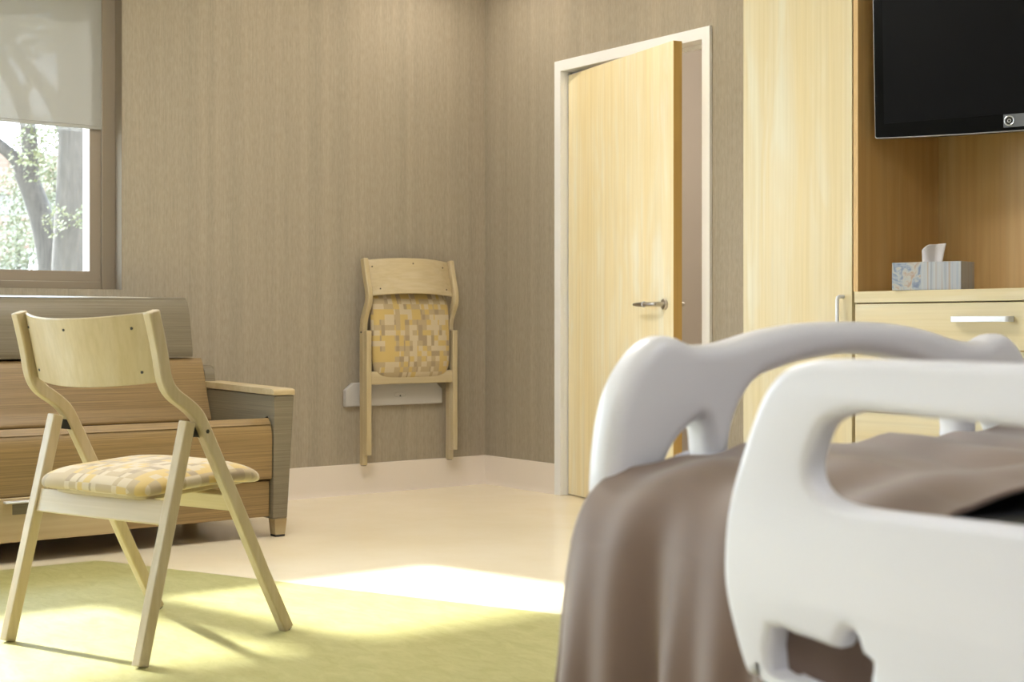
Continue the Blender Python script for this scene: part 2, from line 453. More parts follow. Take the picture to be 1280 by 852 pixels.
for side in (-1, 1):
    y = 0 if side < 0 else .045
    h = MB()
    h.tube([(.902, y, .938), (.902, y+side*.004, .938), (.902, y+side*.010, .938)], [.026, .026, .022], 28)
    h.tube([(.902, y+side*.008, .938), (.902, y+side*.048, .938)], .0105, 16)
    pth = [(.902, y+side*.040, .938), (.898, y+side*.052, .938), (.885, y+side*.058, .938), (.83, y+side*.060, .938), (.825, y+side*.060, .938)]
    h.tube(pth, [.009, .0105, .0105, .0105, .0105], 16)
    hd = h.build('door_handle', M['steel'], leaf, smooth=True)
    MB().tube([(.827, y+side*.060, .938), (.821, y+side*.060, .938)], .0135, 16).build('collar', M['handle'], hd, smooth=True)
    MB().tube([(.821, y+side*.060, .938), (.76, y+side*.059, .938), (.730, y+side*.057, .938)], [.0125, .009, .006], 16).build('grip', M['steel'], hd, smooth=True)

# ================================================================== FOLDING CHAIRS
HW = .259   # half spacing of the side frames
FRONT = [(.527, 0), (.43, .172), (.344, .335), (.262, .484), (.222, .556), (.204, .588), (.188, .611), (.167, .630), (.140, .648), (.114, .664), (.094, .682), (.080, .705), (.072, .733), (.064, .775), (.050, .830), (.036, .880)]
REAR = [(0, 0), (.157, .597)]
def to_fold(p):
    dy, dz = p[0]-.527, p[1]
    Lx, Lz = -.482, .876
    along = (dy*Lx+dz*Lz)*1.018; back = dy*(-Lz)+dz*(Lx)
    return (-back, along)     # back -> -y
def lerp(a, b, t): return (a[0]+(b[0]-a[0])*t, a[1]+(b[1]-a[1])*t)

def chair(loc, rz, folded, label):
    root = tag(empty('folding_chair', loc, rz), label, 'chair', 'folding chairs with block-patterned seats')
    fp = [to_fold(p) for p in FRONT] if folded else FRONT
    rp = [(-.037, .052), (-.037, .669)] if folded else REAR
    # smooth the S bend
    k = len(fp); sm = fp[:4]+[tuple(p) for p in catmull(fp[3:], 4)][1:]
    for s in (-1, 1):
        x = s*HW
        st = MB().strip(sm, .0175, x-.0135, x+.0135)
        o = st.build('side_frame', M['beech'], root, bev=.004)
        MB().tube([(x+s*.0125, *lerp(fp[4], fp[5], .4)), (x+s*.0150, *lerp(fp[4], fp[5], .4))], .0055, 12).build('bolt', M['screw'], o)
        MB().tube([(x-s*.0125, *lerp(fp[0], fp[2], .4)), (x-s*.0130, *lerp(fp[0], fp[2], .4))], .004, 10).build('bolt', M['screw'], o)
        t0 = (Vector(fp[1])-Vector(fp[0])).normalized()
        MB().strip([tuple(Vector(fp[0])-t0*.003), tuple(Vector(fp[0])+t0*.001)], .011, x-.009, x+.009).build('foot_pad', M['rubber'], o)
        # rear leg
        t = (Vector(rp[1])-Vector(rp[0])).normalized(); nrm = Vector((-t.y, t.x))
        lg = MB().strip([rp[0], lerp(rp[0], rp[1], .5), rp[1]], .0165, x-.0145, x+.0145)
        lg = lg.build('leg', M['beech'], root, bev=.003)
        # black pivot bracket between leg and side frame
        a = Vector(lerp(fp[4], fp[5], .35)); b = Vector(lerp(rp[0], rp[1], .965))
        xi = x-s*.006
        MB().prism([tuple(a+Vector((0, .010))), tuple(a-Vector((0, .016))), tuple(b-Vector((0, .016))), tuple(b+Vector((0, .012)))], xi-.002, xi+.002, 'x').build('pivot_bracket', M['black'], root)
    # rear cross rail between the rear legs
    c0, c1 = lerp(rp[0], rp[1], .565), lerp(rp[0], rp[1], .668)
    MB().strip([c0, c1], .010, -HW+.0145, HW-.0145).build('rear_rail', M['beech_w'], root, bev=.003)
    # front cross rail between the front legs
    q0, q1 = lerp(fp[0], fp[3], .728), lerp(fp[0], fp[3], .825)
    MB().strip([q0, q1], .010, -HW+.0135, HW-.0135).build('front_rail', M['beech_w'], root, bev=.003)
    # curved back panel
    b0, b1 = Vector(fp[12]), Vector(fp[15])
    t = (b1-b0).normalized(); back = Vector((-1 if not folded else -1, 0)); back = (back-t*back.dot(t)).normalized()
    nu, nv = 28, 3; half = HW-.0135; BG = .055 if folded else .074
    ph = .008
    lo = b0-t*.035; hi = b1-t*.004
    vs = []; fs = []
    for side in (0, 1):
        for j in range(nv+1):
            for i in range(nu+1):
                w = i/nu*2-1
                off = BG*(1-w*w)-.012
                p = lo+(hi-lo)*(j/nv)+back*(off+(ph/2 if side else -ph/2))
                vs.append((w*half, p.x, p.y))
    n1 = (nu+1)*(nv+1)
    for j in range(nv):
        for i in range(nu):
            a = j*(nu+1)+i; fs.append((a, a+1, a+nu+2, a+nu+1)); fs.append((n1+a+nu+1, n1+a+nu+2, n1+a+1, n1+a))
    for i in range(nu):
        fs.append((i+1, i, n1+i, n1+i+1)); a = nv*(nu+1)+i; fs.append((a, a+1, n1+a+1, n1+a))
    for j in range(nv):
        a = j*(nu+1); fs.append((a, a+nu+1, n1+a+nu+1, n1+a)); a += nu; fs.append((a+nu+1, a, n1+a, n1+a+nu+1))
    bp = MB().add(vs, fs).build('backrest', M['beech_w'] if folded else M['beech'], root, bev=.0025)
    for w, v in ((-.90, .80), (-.02, .84), (.80, .80), (-.80, .17), (.82, .17)):
        off = BG*(1-w*w)-.012+ph/2
        p = lo+(hi-lo)*v+back*off; p2 = p+back*.0015; p1 = p-back*.002
        MB().tube([(w*half, p1.x, p1.y), (w*half, p2.x, p2.y)], .0038, 10).build('screw', M['screw'], bp)
    # seat: upholstered pad, waterfall front, thin shell below; built flat then placed
    seat = empty('seat', (0, 0, 0)); seat.parent = root
    COL.objects.unlink(seat); bpy.data.objects.remove(seat)
    A, Bh, T = .232, .222, .036
    vs = []; fs = []; ns, nl = 64, 22
    def sgnp(v, e): return math.copysign(abs(v)**e, v)
    for j in range(nl+1):
        ph_ = -PI/2+PI*j/nl; cr = max(math.cos(ph_), 0)**.55; zz = sgnp(math.sin(ph_), .75)
        for i in range(ns):
            th = 2*PI*i/ns
            x = A*cr*sgnp(math.cos(th), .30); y = Bh*cr*sgnp(math.sin(th), .30)
            z = T*zz*(1.0 if zz > 0 else .8)
            u_ = y/Bh
            x *= 1+.015*u_
            z += -.030*max(0, (u_-.25)/.75)**2-.010*max(0, (-u_-.5)/.5)**2+.006*(1-(x/A)**2)
            vs.append((x, y, z))
    for j in range(nl):
        for i in range(ns): fs.append((j*ns+i, j*ns+(i+1) % ns, (j+1)*ns+(i+1) % ns, (j+1)*ns+i))
    me = MB().add(vs, fs).mesh('seat')
    so = link('seat', me, M['blocks'], root, smooth=True, angle=180)
    sh = MB().prism([(x*.86, y*.86) for x, y, z in vs[(nl//2)*ns:(nl//2+1)*ns]], -.031, -.017, 'z').build('seat_shell', M['beech_w'], so, bev=.003)
    if not folded:
        so.location = (0, .268, .436); so.rotation_euler = (math.radians(2.5), 0, 0)
    else:
        # folded: pad stands on its rear edge between the legs, fabric to the rear
        so.location = (0, -.030, .435+.215); so.rotation_euler = (math.radians(88), 0, 0)
    return root

rzc = math.atan2(.327, .945)
# chair standing in the sun, seen from behind
px, py = (2.287+2.757)/2+.000, (-3.246-3.065)/2
ch1 = chair((px, py, .003), rzc, False, 'pale wooden folding chair standing open on the lime floor before the sofa')
# folded chair hung on the wall bracket: its rear side faces the room
ch2 = chair((.058, -.533, .150), PI/2, True, 'pale wooden folding chair folded flat and hung on the taupe wall')

# bracket on the wall
wbk = tag(empty('chair_bracket', (0, -.587, .44)), 'white plastic wall bracket behind the folded hanging chair', 'wall bracket')
P = [(-.290, 0), (.289, 0), (.289, .075), (.245, .118), (-.245, .118), (-.290, .083)]
MB().prism(P, .0, .028, 'x').build('bracket_body', M['white_plastic'], wbk, bev=.005)
ov = [(math.cos(2*PI*i/32)*.034, math.sin(2*PI*i/32)*.011) for i in range(32)]
rr = MB().tube([(.0285, .03+a*1.0, .052+b) for a, b in ov]+[(.0285, .03+ov[0][0], .052)], .0022, 6, False).build('release_ring', M['white_plastic'], wbk, smooth=True)
MB().tube([(.028, .03, .046), (.0296, .03, .046)], .0042, 12).build('lock', M['screw'], wbk)
MB().box((.001, .13, .112), (.05, .19, .124)).box((.045, .13, .112), (.05, .19, .140)).build('hook', M['black'], wbk)
MB().box((.001, -.19, .112), (.05, -.13, .124)).box((.045, -.19, .112), (.05, -.13, .140)).build('hook', M['black'], wbk)

# ================================================================== SOFA
SY0, SY1 = -1.815, -3.75     # inner faces of the arms
sofa = tag(empty('sleeper_sofa', (.58, (SY0+SY1)/2, 0)), 'tan and taupe vinyl sofa with a wooden drawer under the window', 'sofa')
RS = lambda p: rel(sofa, p)
def rounded(poly, rads, n=6):
    out = []; k = len(poly)
    for i in range(k):
        p = Vector(poly[i]); a = Vector(poly[i-1]); b = Vector(poly[(i+1) % k]); r = rads[i] if isinstance(rads, (list, tuple)) else rads
        if r <= 0: out.append(tuple(p)); continue
        da = (a-p).normalized(); db = (b-p).normalized()
        A = p+da*r; B_ = p+db*r
        for j in range(n+1):
            t = j/n; out.append(tuple((1-t)**2*A+2*t*(1-t)*p+t*t*B_))
    return out
def sprof(poly, y0, y1, name, m, bev=.01, parent=sofa, rads=.02, seg=3):
    pl = [(x-.58, z) for x, z in rounded(poly, rads)]
    yc = (SY0+SY1)/2
    return MB().prism(pl, y0-yc, y1-yc, 'y').build(name, m, parent, bev=bev, seg=seg)
gap = .004
sprof([(.32, .235), (1.058, .235), (1.062, .44), (1.03, .474), (.30, .420)], SY0-gap, SY1+gap, 'seat_cushion', M['tan'], .014, rads=[.01, .012, .05, .03, .01])
sprof([(.12, .085), (1.040, .085), (1.040, .228), (.12, .228)], SY0-gap, SY1+gap, 'base', M['tan'], .006, rads=.006)
# lower back cushion, recline
sprof([(.24, .418), (.512, .438), (.485, .49), (.415, .690), (.40, .703), (.24, .703)], SY0-gap, SY1+gap, 'back_cushion', M['tan'], .016, rads=[.0, .02, .02, .02, .01, .0])
# upper back bolster
sprof([(.16, .710), (.415, .710), (.42, .73), (.385, .90), (.36, .955), (.33, .967), (.17, .967)], SY0-.05, SY1+.05, 'head_bolster', M['taupe'], .02, rads=[0, .012, .02, .03, .03, .02, .02])
sprof([(.10, .10), (.23, .10), (.20, .70), (.15, .92), (.10, .92)], SY0-.06, SY1+.06, 'back_frame', M['taupe'], .012, rads=.01)
for s, yi in ((1, SY0), (-1, SY1)):
    yo = yi+s*.088; yb = yi+s*.062
    # arm: tapers toward the floor on the outside
    prof = rounded([(.12, .075), (1.062, .075), (1.072, .566), (.13, .576)], [.02, .01, .004, .02])
    n = len(prof); yc = (SY0+SY1)/2
    def outer(z): return yb+(yo-yb)*((z-.075)/.49)
    vs = [(x-.58, yi-yc, z) for x, z in prof]+[(x-.58, outer(z)-yc, z) for x, z in prof]
    fs = [tuple(range(n))[::-1], tuple(range(n, 2*n))]+[(i, (i+1) % n, n+(i+1) % n, n+i) for i in range(n)]
    arm = MB().add(vs, fs).build('arm', M['taupe'], sofa, bev=.006)
    MB().prism([(x-.58, z) for x, z in rounded([(.40, .577), (1.076, .568), (1.076, .588), (1.06, .593), (.40, .604)], [.002, .002, .006, .01, .01])], yi-s*.006-yc, yo+s*.002-yc, 'y').build('arm_cap', M['drawer_wood'], arm, bev=.003)
    MB().prism([(x-.58, z) for x, z in rounded([(.10, .55), (.44, .55), (.42, .655), (.385, .672), (.10, .672)], [.0, .0, .03, .02, .0])], yi+s*.004-yc, yi+s*.05-yc, 'y').build('side_wing', M['taupe'], arm, bev=.006)
for yy in (SY0+.046, SY1-.046):
    for xx in (1.012, .18):
        yc = (SY0+SY1)/2
        def sq(cx_, cy_, h, z): return [(cx_-h, cy_-h, z), (cx_+h, cy_-h, z), (cx_+h, cy_+h, z), (cx_-h, cy_+h, z)]
        vs = sq(xx-.58, yy-yc, .022, .008)+sq(xx-.58, yy-yc, .028, .074)
        lg = MB().add(vs, [(3, 2, 1, 0), (4, 5, 6, 7), (0, 1, 5, 4), (1, 2, 6, 5), (2, 3, 7, 6), (3, 0, 4, 7)]).build('leg', M['drawer_wood'], sofa, bev=.002)
        MB().box((xx-.601, yy-yc-.021, 0), (xx-.559, yy-yc+.021, .008)).build('foot_pad', M['rubber'], lg)
yc = (SY0+SY1)/2
dw = MB().box((1.035-.58, -2.42-yc, .078), (1.062-.58, -3.40-yc, .236)).build('drawer', M['drawer_wood'], sofa, bev=.003)
MB().box((1.058-.58, -2.70-yc, .176), (1.0635-.58, -2.84-yc, .214)).build('finger_recess', M['taupe'], dw, bev=.002)
MB().box((1.060-.58, -2.665-yc, .219), (1.092-.58, -2.872-yc, .226)).build('drawer_handle', M['handle'], dw, bev=.002)

# ================================================================== WALL CABINETS
CF = -.60
cab = tag(empty('tall_wardrobe', (2.704, -.30, 0)), 'tall light maple wardrobe between the grey wall strip and the television niche', 'wardrobe')
RC = lambda p: rel(cab, p)
MB().box(RC((2.449, CF+.02, .0)), RC((2.959, -.002, CH-.002))).build('body', M['maple'], cab)
d1 = MB().box(RC((2.447, CF, .10)), RC((2.9545, CF+.019, CH-.03))).build('door', M['maple'], cab, bev=.0015, seg=1)
def dhandle(root, a, b, out, r, m, name='handle'):
    """flat D pull from a to b standing `out` off the front (towards -Y)"""
    a = Vector(a); b = Vector(b); o_ = Vector((0, -out, 0)); d = (b-a).normalized()
    pts = [a, a+o_*.6, a+o_*.92+d*.004, a+o_+d*.012, b+o_-d*.012, b+o_*.92-d*.004, b+o_*.6, b]
    return MB().tube([tuple(p) for p in pts], r, 10).build(name, m, root, smooth=True)
dhandle(d1, RC((2.917, CF, .945)), RC((2.917, CF, .775)), .032, .0065, M['handle'])

drw = tag(empty('drawer_cabinet', (3.55, -.30, 0)), 'light maple chest of drawers below the television niche', 'drawer cabinet')
RD = lambda p: rel(drw, p)
DL, DR_ = 2.965, 4.135
MB().box(RD((DL, CF+.02, .08)), RD((DR_, -.002, .920))).box(RD((DL+.01, CF+.08, 0)), RD((DR_-.01, -.002, .08))).build('body', M['maple_edge'], drw)
MB().box(RD((DL, CF-.002, .9225)), RD((DR_, -.152, .961))).build('counter_top', M['maple_h'], drw, bev=.0015, seg=1)
for z0, z1, nm in ((.769, .918, 1), (.5555, .765, 2), (.342, .5515, 3), (.09, .338, 4)):
    dd = MB().box(RD((DL+.002, CF, z0)), RD((DR_-.002, CF+.019, z1))).build('drawer', M['maple_h'], drw, bev=.0015, seg=1)
    zh = {1: .866, 2: .69, 3: .497, 4: .27}[nm]
    hx = 3.475
    h = MB().prism(rounded([(hx-.105-3.55, CF+.30), (hx-.105-3.55, CF-.034+.30), (hx+.105-3.55, CF-.034+.30), (hx+.105-3.55, CF+.30), (hx+.093-3.55, CF+.30), (hx+.093-3.55, CF-.024+.30), (hx-.093-3.55, CF-.024+.30), (hx-.093-3.55, CF+.30)], [0, .012, .012, 0, 0, .006, .006, 0]), zh-.009, zh+.009, 'z')
    h.build('handle', M['handle'], dd, bev=.001, seg=1)

ni = tag(empty('television_niche', (3.55, -.35, .961)), 'maple panelled recess above the drawer cabinet holding the television', 'cabinet niche')
RN = lambda p: rel(ni, p)
MB().box(RN((2.960, CF+.001, .9612)), RN((2.979, -.002, CH-.002))).build('side_panel', M['maple_shaded'], ni)
MB().box(RN((4.118, CF+.001, .9612)), RN((4.137, -.002, CH-.002))).build('side_panel', M['maple_shaded'], ni)
MB().box(RN((2.979, -.152, .9612)), RN((4.118, -.135, CH-.002))).build('back_panel', M['maple_shaded'], ni)
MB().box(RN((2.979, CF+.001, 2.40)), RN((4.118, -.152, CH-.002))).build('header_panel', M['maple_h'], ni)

cb2 = tag(empty('tall_wardrobe', (4.40, -.30, 0)), 'tall light maple wardrobe right of the television, beyond the picture edge', 'wardrobe')
MB().box((-.26, CF+.32, 0), (.26, .298, CH-.002)).build('body', M['maple'], cb2)
MB().box((-.26, CF+.30, .10), (.26, CF+.319, CH-.03)).build('door', M['maple'], cb2, bev=.0015, seg=1)

# ================================================================== TELEVISION
ta = math.atan2(.319, .947)
tv = tag(empty('television', (3.015, -.553, 1.481), ta), 'black flat television tilted down in the maple niche', 'television')
TW, TH = 1.10, .645; tilt = math.radians(2.7)
tilt_m = Matrix.Rotation(tilt, 4, 'X')
def tvp(mb, name, m, parent=tv, **kw):
    me = mb.mesh(name); me.transform(tilt_m); return link(name, me, m, parent, **kw)
# body with slightly bowed lower edge
def bow(x): 
    w = x/TW*2-1; return -.0*(1-w*w)
out = [(0, .006), (.004, 0)]+[(TW*i/16, -.010*(1-(i/8-1)**2)) for i in range(1, 16)]+[(TW-.004, 0), (TW, .006), (TW, TH), (0, TH)]
def inset(poly, d):
    cx_ = TW/2; cz = TH/2
    return [(cx_+(x-cx_)*(1-d/(TW/2)), cz+(z-cz)*(1-d/(TH/2))) for x, z in poly]
tvp(MB().prism(out, .004, .045, 'y'), 'casing', M['black'], bev=.004)
tvp(MB().prism(out, -.002, .006, 'y'), 'silver_edge', M['silver'], bev=.001, seg=1)
tvp(MB().prism(inset(out, .003), -.0045, -.0015, 'y'), 'bezel', M['bezel'])
sc_ = tvp(MB().box((.034, -.0047, .048), (TW-.034, -.0052, TH-.03)), 'screen', M['screen'])
st_ = tvp(MB().box((.430, -.0052, .004), (.670, -.0082, .046)), 'control_strip', M['strip'], bev=.001, seg=1)
ring = []
cxr, czr = .449, .025
for i in range(33):
    w = 2*PI*i/32; ring.append((cxr+.0145*math.cos(w), -.0095, czr+.0145*math.sin(w)))
tvp(MB().tube([(cxr, -.006, czr), (cxr, -.0095, czr)], .0145, 24), 'button_face', M['black'], st_)
tvp(MB().tube(ring, .0023, 8, False), 'button_ring', M['silver'], st_, smooth=True)
ring2 = [(cxr+.0050*math.cos(2*PI*i/16), -.0105, czr+.0050*math.sin(2*PI*i/16)) for i in range(17)]
tvp(MB().tube(ring2, .0013, 6, False), 'button_symbol', M['silver'], st_, smooth=True)
arm_ = MB().box((.40, .045, .20), (.70, .06, .45)).build('mount_plate', M['black'], tv)
MB().box((.53, .06, .30), (.57, .185, .34)).build('mount_arm', M['black'], tv)

# ================================================================== TISSUE BOX
ax = math.radians(14)
tb = tag(empty('tissue_box', (3.235, -.535, .9612), ax), 'blue and white tissue box on the maple counter under the television', 'tissue box')
MB().box((-.1175, -.055, 0), (.1175, .06, .092)).build('carton', M['carton'], tb, bev=.002)
op = [(.048*math.cos(2*PI*i/32), .002+.020*math.sin(2*PI*i/32)) for i in range(32)]
MB().prism(op, .0915, .0928, 'z').build('slot', M['tissue'], tb)
# tissue sheet: folded, rising from the slot
vs = []; fs = []; nu, nv = 14, 10
for j in range(nv+1):
    v = j/nv
    for i in range(nu+1):
        u_ = i/nu*2-1
        x = (-.002+u_*(.036+.006*v))+(.002*v if u_ > 0 else .006*v)
        top = .062*(1-.06*(1-u_)/2-.30*max(0, (-u_-.35)/.65))
        y = .004*math.sin(u_*5+v*2)+.012*v*math.sin(u_*3)+.004*v
        vs.append((x, y, .088+v*(top+.004)))
for j in range(nv):
    for i in range(nu): a = j*(nu+1)+i; fs.append((a, a+1, a+nu+2, a+nu+1))
ts = MB().add(vs, fs).build('tissue', M['tissue'], tb, smooth=True, angle=180)
sd = ts.modifiers.new('thick', 'SOLIDIFY'); sd.thickness = .0008

# ================================================================== HOSPITAL BED
K = .88; CX, CY, CZ = 6.118, -4.452, .85
def fb(s, z): return (CY+(s-CY)*K, CZ+(z-CZ)*K)
def rl(s, z): return (CX+(s-CX)*K, CZ+(z-CZ)*K)
bed = tag(empty('hospital_bed', (5.65, -2.66, 0)), 'hospital bed with white plastic footboard and side rail in the foreground', 'bed')
def Ry(s): return s+2.66
half = [(-3.000, .30), (-3.000, .46), (-2.998, .58), (-2.992, .655), (-2.978, .718), (-2.955, .767), (-2.918, .808), (-2.880, .829), (-2.845, .829), (-2.80, .816), (-2.726, .8195), (-2.629, .839), (-2.53, .851)]
c_ = -2.405
fbo = half+[(c_, .855)]+[(2*c_-s, z) for s, z in reversed(half)]
body = catmull(fbo, 5)
lo_cut = [(fbo[-1][0], .28), (fbo[0][0], .28)]
def cv(pts): return [(Ry(fb(*p)[0]), fb(*p)[1]) for p in pts]
outer_l = cv(body+lo_cut)
# openings: two small side ones and a wide middle one
h1 = [(-2.878, .604), (-2.868, .628), (-2.847, .657), (-2.822, .677), (-2.800, .689), (-2.788, .687), (-2.780, .668), (-2.777, .640), (-2.777, .604)]
hm_half = [(-2.722, .620), (-2.722, .655), (-2.712, .690), (-2.692, .722), (-2.655, .755), (-2.60, .772), (-2.526, .786), (c_, .796)]
hm = [(-2.700, .607)]+hm_half+[(2*c_-s, z) for s, z in reversed(hm_half[:-1])]+[(2*c_+2.700, .607)]
h2 = [(2*c_-s, z) for s, z in h1]
fr = Matrix(((0, 0, 1, 4.620-5.65), (1, 0, 0, 0), (0, 1, 0, 0), (0, 0, 0, 1)))
plate('footboard', [outer_l, cv(catmull(h1, 4, True)), cv(catmull(hm, 4, True)), cv(catmull(h2, 4, True))], .062, .024, M['plastic'], bed, fr)
# side rail (near side)
ro = [(4.845, .454), (4.829, .503), (4.825, .544), (4.831, .607), (4.851, .671), (4.878, .734), (4.898, .768), (4.924, .792), (4.960, .804), (5.02, .809), (5.25, .8085), (5.60, .806), (5.80, .800), (5.85, .78), (5.885, .73), (5.905, .65), (5.905, .52), (5.88, .40), (5.80, .33), (5.30, .325), (5.12, .360), (5.0476, .3800), (4.9939, .3890), (4.9437, .3950), (4.9058, .4020), (4.8911, .4113), (4.8762, .4063), (4.8639, .4121)]
rh = [(4.968, .672), (4.975, .702), (4.992, .730), (5.022, .743), (5.06, .748), (5.25, .742), (5.60, .736), (5.76, .73), (5.80, .70), (5.80, .665), (5.76, .64), (5.60, .635), (5.252, .636), (5.065, .634), (5.008, .638), (4.98, .650)]
rc = [(4.9085, .4716), (4.9437, .4707), (4.9816, .4677), (5.0121, .4655), (5.0181, .4789), (5.0264, .4899), (5.0359, .4905), (5.043, .4796), (5.0488, .4656), (5.0626, .4589), (5.0603, .4408), (5.0534, .418), (5.0061, .41), (4.9628, .4117), (4.9373, .4154), (4.9085, .4187)]
def cr_(pts): return [(rl(*p)[0]-5.65, rl(*p)[1]) for p in pts]
fr2 = Matrix(((1, 0, 0, 0), (0, 0, 1, -3.275+2.66), (0, 1, 0, 0), (0, 0, 0, 1)))
rail = plate('side_rail', [cr_(catmull(ro, 4, True)), cr_(catmull(rh, 4, True)), cr_(catmull(rc, 2, True))], .040, .013, M['plastic'], bed, fr2)
for x in (5.30, 5.60):
    MB().box((x-5.65-.02, -.60, .28), (x-5.65+.02, -.56, .46)).box((x-5.65-.02, -.60, .28), (x-5.65+.02, -.40, .32)).build('rail_arm', M['bedframe'], bed, bev=.004)
MB().box((4.665-5.65, -.485, .475), (6.75-5.65, .485, .640)).build('mattress', M['mattress'], bed, bev=.03, seg=4)
MB().box((4.655-5.65, -.44, .40), (6.78-5.65, .44, .47)).build('deck', M['bedframe'], bed, bev=.01)
MB().box((4.80-5.65, -.33, .16), (6.60-5.65, -.26, .24)).box((4.80-5.65, .26, .16), (6.60-5.65, .33, .24)).box((4.95-5.65, -.26, .17), (5.02-5.65, .26, .23)).box((6.38-5.65, -.26, .17), (6.45-5.65, .26, .23)).build('undercarriage', M['bedframe'], bed, bev=.008)
for x in (5.02, 6.35):
    MB().box((x-5.65-.03, -.10, .2), (x-5.65+.03, .10, .42)).build('lift_column', M['bedframe'], bed, bev=.006)
for x in (4.86, 6.54):
    for y in (-.295, .295):
        o = MB().tube([(x-5.65, y, .17), (x-5.65, y, .11)], .018, 12).build('caster', M['bedframe'], bed, smooth=True)
        MB().tube([(x-5.65, y-.018, .065), (x-5.65, y+.018, .065)], .065, 24).build('wheel', M['rubber'], o, bev=.004)

# blanket folded over the foot of the bed, hanging down the near side
def blanket():
    # cross path (y, z) from the far side over the top and down the near side
    path = [(-2.128, .44), (-2.132, .52), (-2.140, .60), (-2.165, .645), (-2.22, .657), (-2.40, .658), (-2.62, .655), (-2.85, .655), (-3.00, .658), (-3.09, .657), (-3.145, .648), (-3.182, .622), (-3.203, .585), (-3.216, .53), (-3.226, .46), (-3.234, .37), (-3.240, .28), (-3.244, .19)]
    cp = catmull(path, 9); n = len(cp)
    nx = 110; vs = []
    for i, (y, z) in enumerate(cp):
        drape = 0. if y > -3.14 else min(1., max(0., (.652-z)/.3))
        near = max(0., min(1., (-3.08-y)/.11))
        fardr = 1. if (y > -2.16 and z < .64) else 0.
        xs = 4.668+(4.628-4.668)*near*near*(3-2*near)
        xs -= .05*max(0, .55-z)*near
        xe = 5.185+.03*math.sin(y*6)
        for k in range(nx+1):
            t = k/nx; x = xs+(xe-xs)*t
            dy = dz = 0.
            # folds across the drape
            ph = (x-4.6)
            fold = .015*math.sin(ph*38+1.2+2.4*math.sin(z*3.2))+.009*math.sin(ph*71+z*7)*(.4+drape)
            fold += .012*math.sin(ph*17+.6)
            amp = (drape**.7)
            dy -= amp*(fold+.022)*1.0
            # gathers rolling over the edge
            ed = math.exp(-((y+3.12)/.10)**2) if y > -3.2 else .55
            if z > .56: dz += ed*.007*math.sin(ph*38+1.2)*(1 if y < -2.6 else 0)
            # ridges running along the bed on top
            if -3.12 < y < -2.16 and z > .6:
                w = min(1, (y+3.12)/.12)*min(1, (-2.16-y)/.08)
                q = y+.16*(x-4.9)+.03*math.sin(x*9)
                rdg = .5*math.sin(q*21+1.0)+.35*math.sin(q*39+x*5)+.3*noise.noise(Vector((x*5, y*9, 1.3)))
                dz += w*(.011*rdg+.006)
                dz += w*.020*math.exp(-((x-5.16)/.05)**2)*(.6+.4*math.sin(y*17))
            dz += .003*noise.noise(Vector((x*7, y*7, z*7)))
            if drape > 0: dy += .006*noise.noise(Vector((x*11, 3, z*6)))*amp
            # corner swings out at the foot
            if near > 0 and t < .25: dz -= near*.012*(1-t/.25)**2
            vs.append((x, y+dy, z+dz))
    fs = []
    for i in range(n-1):
        for k in range(nx): a = i*(nx+1)+k; fs.append((a, a+1, a+nx+2, a+nx+1))
    o = MB().add(vs, fs)
    root_loc = Vector((4.9, -2.66, .655))
    o.v = [tuple(Vector(v)-root_loc) for v in o.v]
    ob = o.build('blanket', M['blanket'], smooth=True, angle=180); ob.location = root_loc
    s = ob.modifiers.new('thick', 'SOLIDIFY'); s.thickness = .006; s.offset = 1
    return ob
bl = tag(blanket(), 'taupe blanket draped over the foot of the hospital bed', 'blanket')

# ================================================================== DOWNLIGHTS AND ADDED FILL PANELS
def panel(x, y, label, sx=.58, sy=.58, e=6., col=(.96, .97, 1)):  # unseen glowing panels, added to brighten the door, floor and room
    r = tag(empty('fill_panel', (x, y, CH)), label, 'fill light', 'added ceiling fill panels')
    MB().box((-sx/2-.02, -sy/2-.02, -.018), (sx/2+.02, sy/2+.02, 0)).build('light_frame', M['white_trim'], r, bev=.003)
    MB().box((-sx/2, -sy/2, -.021), (sx/2, sy/2, -.018)).build('diffuser', mat('lit_diffuser', (.9, .9, .9), .6, emit=col, estr=e), r)
    return r
PE = 3.2
for (x, y, e, lb) in ((2.2, -2.3, 9.5, 'added ceiling fill panel between the door and the window, out of the picture'),
                      (3.2, -5.4, PE, 'added ceiling fill panel nearest the second window, out of the picture'),
                      (6.0, -2.4, PE, 'added ceiling fill panel over the bed, out of the picture'),
                      (6.2, -5.4, PE, 'added ceiling fill panel behind the viewer, out of the picture')):
    panel(x, y, lb, 1.15, .58, e, (1, .96, .91) if e > 5 else (.96, .97, 1))
def down(x, y, e, lb):
    r = tag(empty('recessed_downlight', (x, y, CH)), lb, 'downlight', 'recessed downlights by the walls')
    ring = [(.075*math.cos(2*PI*i/32), .075*math.sin(2*PI*i/32), -.004) for i in range(33)]
    MB().tube(ring, .006, 8, False).build('trim_ring', M['white_trim'], r, smooth=True)
    MB().tube([(0, 0, -.003), (0, 0, 0)], .068, 24).build('lens', mat('downlight_lens', (.9, .9, .9), .5, emit=(1, .86, .66), estr=3), r)
    l = bpy.data.lights.new('downlight_lamp', 'AREA'); l.shape = 'DISK'; l.size = .13; l.energy = e; l.color = (1, .90, .76)
    o = bpy.data.objects.new('lamp', l); COL.objects.link(o); o.parent = r; o.location = (0, 0, -.02)
    return r
down(.48, -.50, 2.4, 'round recessed downlight in the ceiling corner above the hanging chair'); down(1.5, -.52, 1.6, 'round recessed downlight in the ceiling in front of the door'); down(.50, -1.35, .8, 'round recessed downlight in the ceiling nearest the window')
# lamp of the room behind the door
l = bpy.data.lights.new('inner_room_lamp', 'POINT'); l.energy = 18; l.color = (1, .9, .78); l.shadow_soft_size = .15
o = bpy.data.objects.new('inner_room_lamp', l); COL.objects.link(o); o.location = (1.6, 1.2, 2.4)

